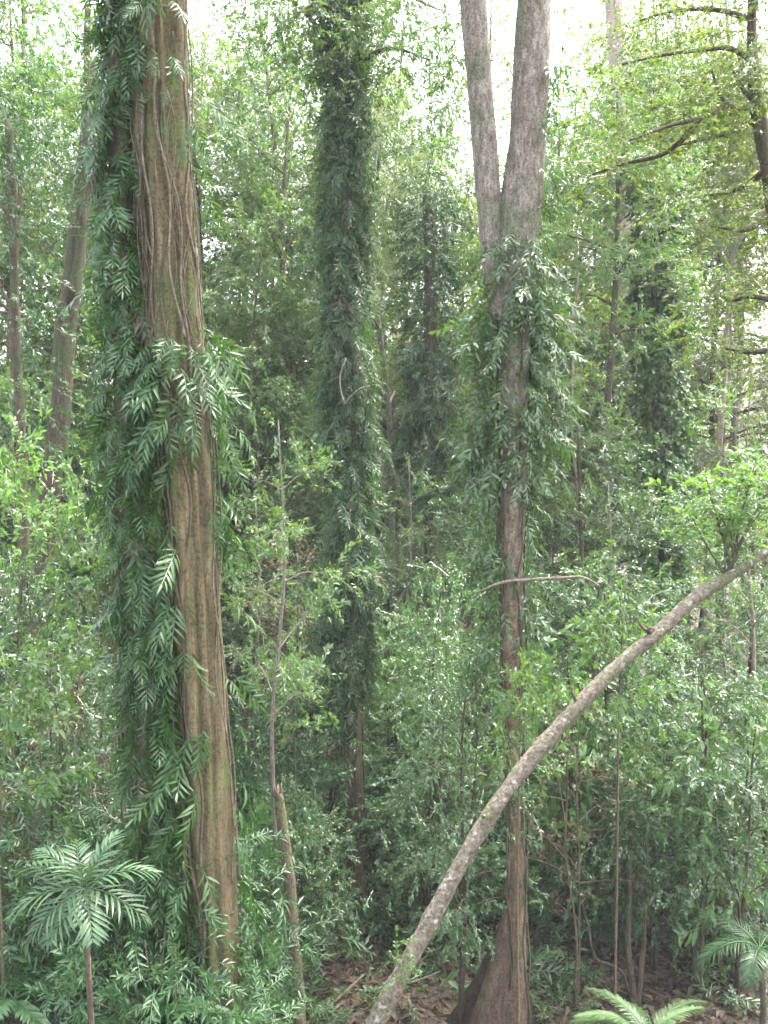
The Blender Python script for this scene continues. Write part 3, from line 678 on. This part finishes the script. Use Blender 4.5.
# ================================================================ generic trees, shrubs (prototypes copied about)
def woody(h, tr, cb, cr, nl, spr, per, lw, rg_shape=1.0, up=(.1, .7), sprays=SP_TWIG, s=(.8, 1.25), top=1.0, clump=.34, stems=1):
    """Trunk-and-limb mesh and crown mesh of a plant standing at the origin."""
    wood = MB(); cro = MB()
    for st in range(stems):
        lean = rng.normal(0, .03*h, 2) if stems == 1 else rng.normal(0, .075*h, 2)
        pts = [np.array([rng.normal(0, .02)*stems, rng.normal(0, .02)*stems, -.25])] + [np.array([lean[0]*u+rng.normal(0, .012*h), lean[1]*u+rng.normal(0, .012*h), h*u]) for u in (.25, .5, .75, 1.0)]
        Q, q, _ = resample(pts, [tr*1.2, tr, tr*.8, tr*.55, tr*.22], 28); tube(wood, Q, q, 8, lump=.06)
        for k in range(nl):
            u = cb+(1-cb)*(k+rng.random())/nl; i = min(int(u*27), 26); a = k*2.4+rng.normal(0, .4)+st
            prof = math.sin(PI*min(max((u-cb)/(1.0001-cb)*.8+.18, 0), 1))**.7*rng.uniform(.6, 1.15)
            L = cr*prof; e = rng.uniform(*up)
            d = np.array([math.cos(a)*math.cos(e), math.sin(a)*math.cos(e), math.sin(e)])
            A = Q[i]; B = A+d*L*.5+[0, 0, .03*L]; C = A+d*L+[0, 0, -.12*L*rng.random()]
            l, lr, _ = resample([A, B, C], [q[i]*.55, q[i]*.35, lw], 9); tube(wood, l, lr, 5, close=False)
            for sb in range(3):
                j = rng.integers(3, 8); dd = unit(d+rng.normal(0, .55, 3)); E = l[j]+dd*L*rng.uniform(.25, .45)
                l2, lr2, _ = resample([l[j], (l[j]+E)/2+[0, 0, .02*L], E], [lr[j]*.6, lr[j]*.4, lw*.5], 5); tube(wood, l2, lr2, 4, close=False)
                n = max(2, int(per*prof*1.2/3)); v = rng.uniform(.55, 1.12, n)[:, None]
                Pc = l[j]+(E-l[j])*v+rng.normal(0, 1, (n, 3))*clump*np.array([1, 1, .45])
                D = unit(Pc-Q[i])*.8+rng.normal(0, .6, (n, 3))+[0, 0, -.15]; scatter(cro, sprays, Pc, D, s=s)
            n = max(2, int(per*prof*1.2/2)); v = rng.uniform(.6, 1.1, n)[:, None]
            Pc = A+(C-A)*v+rng.normal(0, 1, (n, 3))*clump*np.array([1, 1, .45]); D = d+rng.normal(0, .6, (n, 3))+[0, 0, -.1]; scatter(cro, sprays, Pc, D, s=s)
    return wood, cro

class Kind_:
    def __init__(self, name, cat, phrase, h, r, wood, leaf, group, **kw):
        self.name, self.cat, self.phrase, self.h, self.r, self.group = name, cat, phrase, h, r, group
        w, c = woody(h=h, cr=r, **kw)
        self.wm = w.mesh('trunk', wood); self.cm = c.mesh('crown' if cat == 'tree' else 'foliage', leaf); self.proto = None
AUTO = []
def plant(k, pos, height, width=None, rot=None):
    sz = height/k.h; sx = (width/(2*k.r)) if width else sz*rng.uniform(.85, 1.15)
    if k.proto is None:
        t = thing(k.name, '', k.cat, pos, k.group); t['group'] = k.group
        for nm, me in (('trunk' if k.cat == 'tree' else 'stem', k.wm), (k.cm.name.split('.')[0], k.cm)):
            o = bpy.data.objects.new(nm, me); COL.objects.link(o); o.parent = t
        k.proto = t
    else:
        t = k.proto.copy(); COL.objects.link(t)
        for ch in k.proto.children:
            c = ch.copy(); COL.objects.link(c); c.parent = t
    t.location = pos; t.scale = (sx, sx, sz); t.rotation_euler = (0, 0, rng.uniform(0, 2*PI) if rot is None else rot)
    AUTO.append((t, k, np.array(pos)+[0, 0, height*.6]))
    return t

GT = 'young trees filling the middle storey'; GS = 'shrubs of the understorey'; GP = 'thin saplings among the trunks'
T = dict(spr=0, lw=.012)
K_grey = Kind_('glossy_tree', 'tree', 'grey-green glossy tree', 9, 2.3, M['dark_bark'], M['glossy_leaf'], GT, tr=.08, cb=.15, nl=22, per=84, **T)
K_pale = Kind_('mottled_tree', 'tree', 'pale mottled tree', 16, 2.7, M['pale_bark'], M['pale_leaf'], GT, tr=.11, cb=.2, nl=24, per=66, s=(.9, 1.4), sprays=SP_TWIG, **T)
K_yell = Kind_('yellowish_tree', 'tree', 'yellow-green loose tree', 19, 3.1, M['dark_bark'], M['yellow_leaf'], GT, tr=.12, cb=.2, nl=28, per=68, up=(0, .4), sprays=SP_SMALL, s=(1.1, 1.9), **T)
K_mid = Kind_('leafy_tree', 'tree', 'mid-green leafy tree', 15, 2.7, M['pillar_bark'], M['mid_leaf'], GT, tr=.11, cb=.15, nl=24, per=60, s=(.9, 1.5), sprays=SP_MED, **T)
K_dark = Kind_('shady_tree', 'tree', 'dark green drooping tree', 9, 2.2, M['dark_bark'], M['dark_leaf'], GT, tr=.08, cb=.15, nl=26, per=56, up=(-.2, .5), sprays=SP_FEATHER, **T)
K_sgl = Kind_('glossy_shrub', 'shrub', 'low glossy small-leaved shrub', 3, 1.3, M['dark_bark'], M['glossy_leaf'], GS, spr=0, tr=.03, cb=.2, nl=11, per=24, lw=.005, sprays=SP_FINE, s=(.7, 1.15), clump=.16, stems=3)
K_tgl = Kind_('glossy_shrub', 'shrub', 'tall glossy small-leaved shrub', 6, 1.4, M['dark_bark'], M['glossy_leaf'], GS, spr=0, tr=.04, cb=.25, nl=16, per=24, lw=.005, sprays=SP_FINE, s=(.7, 1.15), clump=.2, stems=2)
K_sdk = Kind_('dark_shrub', 'shrub', 'low dark green shrub', 2.6, 1.3, M['dark_bark'], M['dark_leaf'], GS, spr=0, tr=.03, cb=.12, nl=11, per=24, lw=.005, sprays=SP_FINE, s=(.7, 1.15), clump=.16, stems=3)
K_tdk = Kind_('dark_shrub', 'shrub', 'tall dark green shrub', 5.5, 1.4, M['dark_bark'], M['dark_leaf'], GS, spr=0, tr=.04, cb=.15, nl=16, per=24, lw=.005, sprays=SP_FINE, s=(.7, 1.15), clump=.2, stems=2)
K_brd = Kind_('broadleaf_shrub', 'shrub', 'pale broad-leaved shrub', 3.4, 1.1, M['dark_bark'], M['ivy_leaf'], GS, spr=0, tr=.025, cb=.3, nl=10, per=14, lw=.006, sprays=SP_BIG, s=(.5, .95), clump=.2, stems=2)
K_sbr = Kind_('bright_treelet', 'shrub', 'bright green broad-leaved treelet', 5.4, .7, M['pillar_bark'], M['bright_leaf'], GS, spr=0, tr=.022, cb=.78, nl=10, per=13, lw=.005, sprays=SP_BRI, s=(.6, 1.05), clump=.14, up=(.2, .9))
K_sap = Kind_('sapling', 'sapling', 'thin sapling', 7, .9, M['twig'], M['mid_leaf'], GP, spr=0, tr=.04, cb=.5, nl=11, per=14, lw=.005, sprays=SP_TWIG, s=(.7, 1.1), clump=.16)
K_polw = Kind_('slender_tree', 'tree', 'tall slender pale-stemmed tree', 16, 1.6, M['pink_bark'], M['pale_leaf'], GT, tr=.13, cb=.72, nl=14, per=60, sprays=SP_TWIG, **T)
K_pold = Kind_('slender_tree', 'tree', 'tall slender dark-stemmed tree', 14, 1.5, M['dark_bark'], M['mid_leaf'], GT, tr=.10, cb=.70, nl=14, per=60, sprays=SP_TWIG, **T)
K_dry = Kind_('twiggy_shrub', 'shrub', 'bare brown twiggy shrub', 4, 1.1, M['pillar_bark'], M['dry_leaf'], GS, spr=0, tr=.022, cb=.35, nl=12, per=3, lw=.004, sprays=SP_TWIG, s=(.4, .7), clump=.12, stems=2)
K_fth = Kind_('feathery_shrub', 'shrub', 'dark feathery small-leaved shrub', 2.6, 1.2, M['dark_bark'], M['dark_leaf'], GS, spr=0, tr=.025, cb=.05, nl=13, per=26, lw=.005, sprays=SP_FEATHER, s=(.35, .7), clump=.16, stems=3, up=(-.1, .8))
TALL = {K_sgl: K_tgl, K_sdk: K_tdk}

def spot(k, px, ptop, Y, width=None):
    p = onground(px, Y); top = at(px, ptop, Y)[2]
    h = max(top-p[2], .5)
    if k in TALL and h > 4.2: k = TALL[k]
    w = 2*k.r*h/k.h
    return plant(k, p, h, float(np.clip(width or w, w*.75, w*1.25)))

# shrubs and small trees one can tell apart: kind, pixel x, pixel y of the top, distance, width
for a in (
    (K_sgl, 432, 565, 15.0, 2.0), (K_sgl, 460, 640, 13.0, 1.7), (K_sgl, 590, 560, 16.0, 3.0), (K_sgl, 700, 640, 14.0, 2.4), (K_sgl, 655, 745, 14.8, 2.0), (K_sgl, 572, 800, 15.4, 1.8),
    (K_sgl, 425, 780, 15.6, 1.8), (K_sgl, 300, 800, 14.2, 1.7), (K_sgl, 250, 850, 13.6, 1.1), (K_sgl, 60, 640, 10.5, 1.6), (K_sgl, 25, 560, 13.0, 2.2), (K_sgl, 95, 700, 12.0, 1.6), (K_sgl, 20, 720, 15.5, 2.2), (K_sgl, 690, 770, 17.0, 2.4), (K_sgl, 385, 700, 19.0, 2.4), (K_sgl, 480, 860, 15.5, 1.5), (K_sgl, 595, 905, 14.8, 1.2), (K_sgl, 545, 700, 18.5, 2.5),
    (K_sdk, 60, 720, 11.0, 2.2), (K_fth, 10, 800, 9.5, 1.8), (K_fth, 145, 770, 9.9, 1.6), (K_fth, 125, 880, 9.2, 1.2), (K_fth, 165, 930, 8.6, .8), (K_sdk, 250, 720, 15.0, 2.4), (K_sdk, 330, 740, 18.0, 2.4), (K_sdk, 30, 620, 14.0, 2.6), (K_sdk, 720, 850, 15.0, 1.8), (K_sdk, 440, 720, 18.0, 2.4), (K_sdk, 245, 925, 14.6, .9), (K_sdk, 660, 850, 18.0, 2.2), (K_sdk, 105, 640, 15.5, 2.2), (K_sdk, 548, 880, 16.0, 1.6),
    (K_brd, 735, 690, 14.0, 1.6), (K_brd, 20, 600, 14.5, 1.6), (K_brd, 570, 650, 15.5, 1.6), (K_brd, 395, 640, 17.5, 1.8), (K_sbr, 292, 650, 14.5, .6), (K_sbr, 522, 672, 11.0, .95), (K_sbr, 612, 600, 12.5, 1.0), (K_sbr, 24, 440, 14.5, 1.4), (K_sbr, 4, 640, 8.5, .9), (K_sbr, 100, 490, 13.5, 1.2), (K_sbr, 640, 740, 13.5, .9), (K_sbr, 430, 640, 17.0, 1.2), (K_sbr, 62, 640, 13.0, .9),
    (K_dry, 305, 545, 17.0, 1.6), (K_dry, 575, 700, 13.4, 1.0), (K_dry, 140, 560, 14.5, 1.4), (K_dry, 45, 690, 10.2, .9), (K_dry, 690, 850, 14.5, 1.0), (K_sap, 277, 420, 13.5, 1.0), (K_sap, 575, 270, 19.0, 1.8), (K_sap, 262, 500, 18.0, 1.6), (K_sap, 440, 600, 16.5, 1.3), (K_sap, 597, 480, 17.5, 1.6), (K_sap, 745, 360, 15.5, 1.6), (K_sap, 725, 560, 18.0, 1.6), (K_sap, 402, 460, 20.0, 1.8),
    (K_mid, 300, -30, 27, 4.4), (K_yell, 212, 45, 30, 4.4), (K_pale, 630, -20, 30, 4.4), (K_yell, 548, 70, 34, 4.4), (K_mid, 396, 0, 32, 4.4), (K_pale, 445, 95, 33, 4.2), (K_polw, 706, 60, 30, None), (K_polw, 722, 90, 34, None), (K_polw, 604, -20, 32, None), (K_polw, 205, 0, 26, None), (K_pold, 546, 120, 24, None), (K_pold, 585, 90, 21, None), (K_pold, 400, 90, 28, None), (K_pold, 30, 40, 25, None), (K_pold, 245, 40, 31, None), (K_mid, 20, -40, 22.0, 5), (K_mid, 110, -10, 24.0, 5), (K_mid, 285, 60, 24, 4.6), (K_yell, 230, 105, 27, 5), (K_pale, 395, 60, 24, 4.4), (K_pale, 645, -30, 33, 5), (K_yell, 720, -30, 30, 6), (K_yell, 520, 110, 26, 4.4), (K_pale, 340, -20, 30, 5), (K_yell, 60, 0, 28, 6), (K_mid, 560, 210, 29.5, 4.4), (K_pale, 385, 330, 25.5, 3.6), (K_mid, 250, 240, 23, 4.0), (K_mid, 20, 200, 24, 5), (K_yell, 610, 170, 29, 5), (K_pale, 480, 200, 33, 5), (K_grey, 590, 415, 19.0, 4.0), (K_grey, 745, 450, 19.5, 3.4), (K_grey, 470, 480, 20.0, 3.6), (K_grey, 275, 560, 21.0, 3.6), (K_grey, 395, 500, 26.0, 4.2), (K_grey, 555, 330, 27.0, 4.5),
    (K_pale, 290, 470, 24.0, 4.2), (K_dark, 15, 400, 22.0, 4.2), (K_dark, 540, 560, 23.0, 3.6), (K_dark, 110, 470, 23.0, 4.0),
    (K_mid, 265, 130, 27.0, 5.0), (K_mid, 60, 110, 29.0, 6.0), (K_mid, 390, 250, 29.0, 5.0), (K_pale, 735, 300, 28.0, 5.0), (K_mid, 215, 300, 25.0, 4.4), (K_pale, 490, 330, 31.0, 5.0),
    (K_pale, 610, 260, 31.0, 5.4), (K_pale, 270, 330, 29.0, 4.6), (K_pale, 690, 330, 33.0, 5.4), (K_pale, 450, 300, 27.0, 4.0), (K_pale, 400, 130, 35.0, 5.6), (K_pale, 130, 330, 31.0, 5.0), (K_pale, 590, 130, 36, 5.4),
    (K_yell, 560, 150, 33.0, 5.6), (K_yell, 300, 150, 34.0, 6.0), (K_yell, 30, 60, 34.0, 6.6), (K_yell, 700, 120, 31.0, 6.0), (K_yell, 470, 170, 36.0, 5.6), (K_yell, 225, 180, 35.0, 5.5), (K_yell, 120, 80, 37.0, 6.0), (K_yell, 650, 40, 37.0, 6.0), (K_yell, 760, 60, 35.0, 6.0),
): spot(*a)

# ---- dead snag, stump stems, forked saplings, logs, sticks
def bits():
    P, r = trunk_path([(278, 793, 9), (283, 830, 11.5), (289, 880, 12), (293, 930, 11.5), (300, 1015, 12)], 12.6, n=50)
    base = P[0].copy(); base[2] += .3
    mb = MB(); tube(mb, P, r, 12, lump=.12)
    for k in range(5): 
        a = rng.uniform(0, 6); q = P[-1]+np.array([math.cos(a), math.sin(a), 0])*.045; tube(mb, [q-[0, 0, .06], q+[0, 0, .03], q+[.005, 0, rng.uniform(.06, .16)]], [.03, .022, .003], 5)
    tag(mb.build('dead_snag', M['rust_bark']), 'brown broken-topped snag standing below the pale thin sapling', 'dead trunk')
    base = onground(634, 13.6); t = thing('forked_sapling', 'dark upright stem with two thin curved side stems, right of the forked tree base', 'sapling', base)
    for pl, w in (([(636, 990), (628, 940), (630, 880), (629, 850)], .048), ([(634, 985), (618, 968), (598, 960), (588, 925), (578, 890)], .022), ([(638, 985), (643, 940), (652, 895), (659, 868)], .022), ([(641, 960), (646, 920), (645, 870), (644, 840)], .013)):
        Q = np.array([at(a, b, 13.6) for a, b in pl]); Q[0][2] = base[2]-.1; Q, q, _ = resample(Q, np.linspace(w, w*.75, len(Q)), 24)
        mb = MB(); tube(mb, Q, q, 8, lump=.08); mb.build('stem', M['dark_bark'], t)
    mb = MB()
    for (px, py) in ((578, 880), (590, 900), (629, 840), (660, 855), (645, 830), (610, 850), (655, 880)):
        n = 22; C = at(px, py, 13.5)+rng.normal(0, .2, (n, 3)); scatter(mb, SP_FINE, C, rng.normal(0, 1, (n, 3)), s=(.6, 1))
    mb.build('foliage', M['glossy_leaf'], t)
    # bare pale branch sticking out from the forked trunk
    mb = MB(); Q = np.array([at(a, b, y) for a, b, y in ((478, 592, 12.2), (500, 583, 12.2), (530, 580, 12.15), (560, 578, 12.05), (585, 578, 12.0), (600, 586, 12.0))]); Q, q, _ = resample(Q, [.008, .02, .022, .02, .014, .007], 40); tube(mb, Q, q, 7, lump=.12)
    tag(mb.build('dead_branch', M['twig']), 'bare pale branch lying level across the forked trunk', 'branch')
    for px, py0, pxe, Y, w, lab, m in ((708, 846, 40, 20.0, .16, 'short pale weathered log lying on the litter at the right', 'twig'), (262, 945, 60, 15.2, .17, 'dark mossy fallen log between the fluted trunk and the snag', 'dark_bark'), (640, 930, 50, 17.0, .07, 'thin dark fallen branch on the litter behind the forked saplings', 'dark_bark')):
        c = onground(px, Y); L = pxe/F*Y*.5; a = rng.uniform(-.2, .2)
        Q = np.array([c+[-L, a*L, .1], c+[0, 0, .14], c+[L, -a*L, .1+.08]]); Q, q, _ = resample(Q, [w, w*.95, w*.8], 26)
        mb = MB(); tube(mb, Q, q, 12, lump=.1); tag(mb.build('fallen_log', M[m]), lab, 'log')
    for pl, Y0, Y1, w, lab in (([(322, 1018), (345, 1003), (364, 988)], 13.2, 13.7, .025, 'pale slanting stick on the floor left of the leaning trunk foot'), ([(246, 958), (270, 966), (292, 978)], 14.0, 13.8, .02, 'grey stick on the floor left of the snag foot'), ([(398, 1000), (420, 992), (440, 985)], 13.6, 13.9, .02, 'short grey stick on the floor right of the leaning trunk')):
        Q = np.array([at(a, b, Y0+(Y1-Y0)*i/2) for i, (a, b) in enumerate(pl)]); Q[:, 2] = gz(Q[:, 0], Q[:, 1])+np.array([.05, .1, .2]); Q, q, _ = resample(Q, [w*.7, w, w*.6], 20)
        mb = MB(); tube(mb, Q, q, 7, lump=.12); tag(mb.build('fallen_stick', M['twig']), lab, 'stick')
bits()

# ---- stuff: undergrowth on the floor and the far wood
def stuff():
    mb = MB(); n = 1700; Y = rng.uniform(9.5, 32, n); X = rng.uniform(-.47, .47, n)*Y
    dens = np.sin(X*1.1+.5)*np.cos(Y*.8+X*.3)+.3*np.sin(X*2.7+Y)
    q = np.where(Y > 21, True, dens > np.where((X > -1.5) & (X < 5), -.2, -.35)); X, Y = X[q], Y[q]; q = (Y > 12) | (X < -2.4); X, Y = X[q], Y[q]; n = len(X)
    for k in range(n):
        h = rng.uniform(.1, .55)*(1.3 if Y[k] > 20 else 1); c = np.array([X[k], Y[k], float(gz(X[k], Y[k]))]); m = rng.integers(0, 3)
        kk = rng.integers(4, 10); a = rng.uniform(0, 2*PI, kk); Pc = c+np.stack([np.cos(a)*.12, np.sin(a)*.12, rng.uniform(.05, h, kk)], 1)
        D = np.stack([np.cos(a), np.sin(a), rng.uniform(-.2, .9, kk)], 1)
        scatter(mb, (SP_FINE, SP_FEATHER, SP_FINE, SP_ROS)[rng.integers(0, 4)], Pc, D, s=(.6, 1.2), m=int(m))
    kind(mb.build('undergrowth', [M['dark_leaf'], M['mid_leaf'], M['glossy_leaf']]), 'stuff')
    mb = MB()
    mats = [M['pink_bark'], M['dark_bark'], M['mid_leaf'], M['yellow_leaf'], M['pale_leaf'], M['glossy_leaf']]
    cells = []
    for Y in (43, 52, 64):
        w = Y*.46; k = int(2*w/5.0)
        for i in range(k): cells.append((-w+2*w*(i+.5)/k+rng.normal(0, .9), Y+rng.normal(0, 1.5)))
    for (x, y) in cells:
        z0 = float(gz(x, min(y, 70))); px = 384+F*x/y
        gap = -18+90*math.exp(-((px-238)/36)**2)+110*math.exp(-((px-442)/22)**2)+105*math.exp(-((px-582)/26)**2)+40*math.exp(-((px-35)/22)**2)
        ztop = at(px, -5+gap+rng.normal(0, 22), y)[2]
        H = max(ztop-z0, 12); m = int(rng.choice([2, 3, 3, 4, 4, 5])); lean = rng.normal(0, .5, 2)
        Q, q, _ = resample([np.array([x, y, z0-.3]), np.array([x+lean[0]*.5, y, z0+H*.5]), np.array([x+lean[0], y+lean[1], z0+H*.97])], [.26, .2, .05], 14); tube(mb, Q, q*rng.uniform(.35, .9), 8, m=int(rng.choice([0, 1, 1])), )
        nl = 34
        for k in range(nl):
            u = .12+.88*(k+rng.random())/nl; a = k*2.4+rng.normal(0, .4); Rr = (2.6*math.sin(PI*min(.2+.72*u, 1))**.8)*rng.uniform(.5, 1.15)
            c = np.array([x+lean[0]*u+math.cos(a)*Rr*.7, y+lean[1]*u+math.sin(a)*Rr*.7, z0+H*u]); nn = 15
            Pc = c+rng.normal(0, 1, (nn, 3))*[.85, .85, .42]; D = rng.normal(0, .7, (nn, 3))+np.array([math.cos(a), math.sin(a), -.1])*.7
            scatter(mb, SP_FAR, Pc, D, s=(.85, 1.35), m=m)
    kind(mb.build('far_forest', mats), 'stuff')
stuff()

# ---- labels of the copied plants: worked out from where each one stands beside the landmarks
def auto_labels():
    rows = []
    for t, k, c in AUTO:
        px, py = project(c); Y = c[1]
        if px < 88: w = 'left of the fluted trunk'
        elif px < 235: w = 'in front of the fluted trunk' if Y < 8.9 else 'behind the fluted trunk'
        elif px < 318: w = 'between the fluted trunk and the leafy pillar'
        elif px < 380: w = 'behind the leafy pillar' if Y > 16 else 'in front of the leafy pillar'
        elif px < 485: w = 'between the leafy pillar and the forked tree'
        elif px < 545: w = 'behind the forked tree' if Y > 14 else 'in front of the forked tree'
        elif px < 635: w = 'right of the forked tree'
        elif px < 690: w = 'behind the ivy column' if Y > 22 else 'in front of the ivy column'
        else: w = 'right of the ivy column'
        rows.append([t, k, px, py, Y, f'{k.phrase} {w}'])
    groups = {}
    for r in rows: groups.setdefault(r[5], []).append(r)
    ordw = ['nearest', 'second nearest', 'third nearest', 'fourth nearest', 'fifth nearest', 'sixth nearest', 'seventh nearest']
    numw = ['', '', 'two', 'three', 'four', 'five', 'six', 'seven', 'eight']
    for lab, rs in groups.items():
        rs.sort(key=lambda r: r[4])
        for i, r in enumerate(rs):
            if len(rs) == 1: r[0]['label'] = lab
            elif len(rs) == 2: r[0]['label'] = lab + (', the nearer of two' if i == 0 else ', the farther of two')
            else: r[0]['label'] = f'{lab}, {ordw[i]} of {numw[len(rs)]}'
auto_labels()

# ---------------------------------------------------------------- the damp air
def haze():
    me = bpy.data.meshes.new('haze'); x, y0, y1, z0, z1 = 60, -40, 110, -3, 48
    V = [(a, b, c) for a in (-x, x) for b in (y0, y1) for c in (z0, z1)]
    me.from_pydata(V, [], [(0, 1, 3, 2), (4, 6, 7, 5), (0, 4, 5, 1), (2, 3, 7, 6), (0, 2, 6, 4), (1, 5, 7, 3)])
    m, N, L = nodes('damp_air'); N.remove(N['Principled BSDF'])
    v = N.new('ShaderNodeVolumePrincipled'); v.inputs['Color'].default_value = (.93, .97, .98, 1); v.inputs['Density'].default_value = HAZE
    L.new(v.outputs[0], N['Material Output'].inputs['Volume']); me.materials.append(m)
    o = bpy.data.objects.new('haze', me); COL.objects.link(o); kind(o, 'stuff')
HAZE = .0006
if HAZE: haze()

# ---------------------------------------------------------------- light
w = bpy.data.worlds.new('World'); S.world = w; w.use_nodes = True
N, L = w.node_tree.nodes, w.node_tree.links
sky = N.new('ShaderNodeTexSky'); sky.sky_type = 'NISHITA'; sky.sun_disc = False
EL, AZ = R(66), R(50)
sky.sun_elevation = EL; sky.sun_rotation = AZ; sky.air_density = 1.0; sky.dust_density = 6.0; sky.ozone_density = .6
hz = N.new('ShaderNodeHueSaturation'); hz.inputs['Saturation'].default_value = .55; L.new(sky.outputs[0], hz.inputs['Color'])
L.new(hz.outputs[0], N['Background'].inputs['Color']); N['Background'].inputs['Strength'].default_value = .15
sl = bpy.data.lights.new('sun', 'SUN'); sl.energy = .75; sl.angle = R(25); sl.color = (1, .96, .88)
so = bpy.data.objects.new('sun', sl); COL.objects.link(so)
from mathutils import Vector
dirv = Vector((math.sin(AZ)*math.cos(EL), math.cos(AZ)*math.cos(EL), math.sin(EL)))
so.rotation_euler = (-dirv).to_track_quat('-Z', 'Y').to_euler()

S.view_settings.view_transform = 'Standard'; S.view_settings.look = 'None'; S.view_settings.gamma = 1; S.view_settings.exposure = 3.5
S.render.engine = 'CYCLES'
c = S.cycles
c.use_denoising = True; c.max_bounces = 7; c.diffuse_bounces = 4; c.glossy_bounces = 2; c.transmission_bounces = 5; c.transparent_max_bounces = 4
c.caustics_reflective = False; c.caustics_refractive = False; c.sample_clamp_indirect = 5; c.use_adaptive_sampling = True
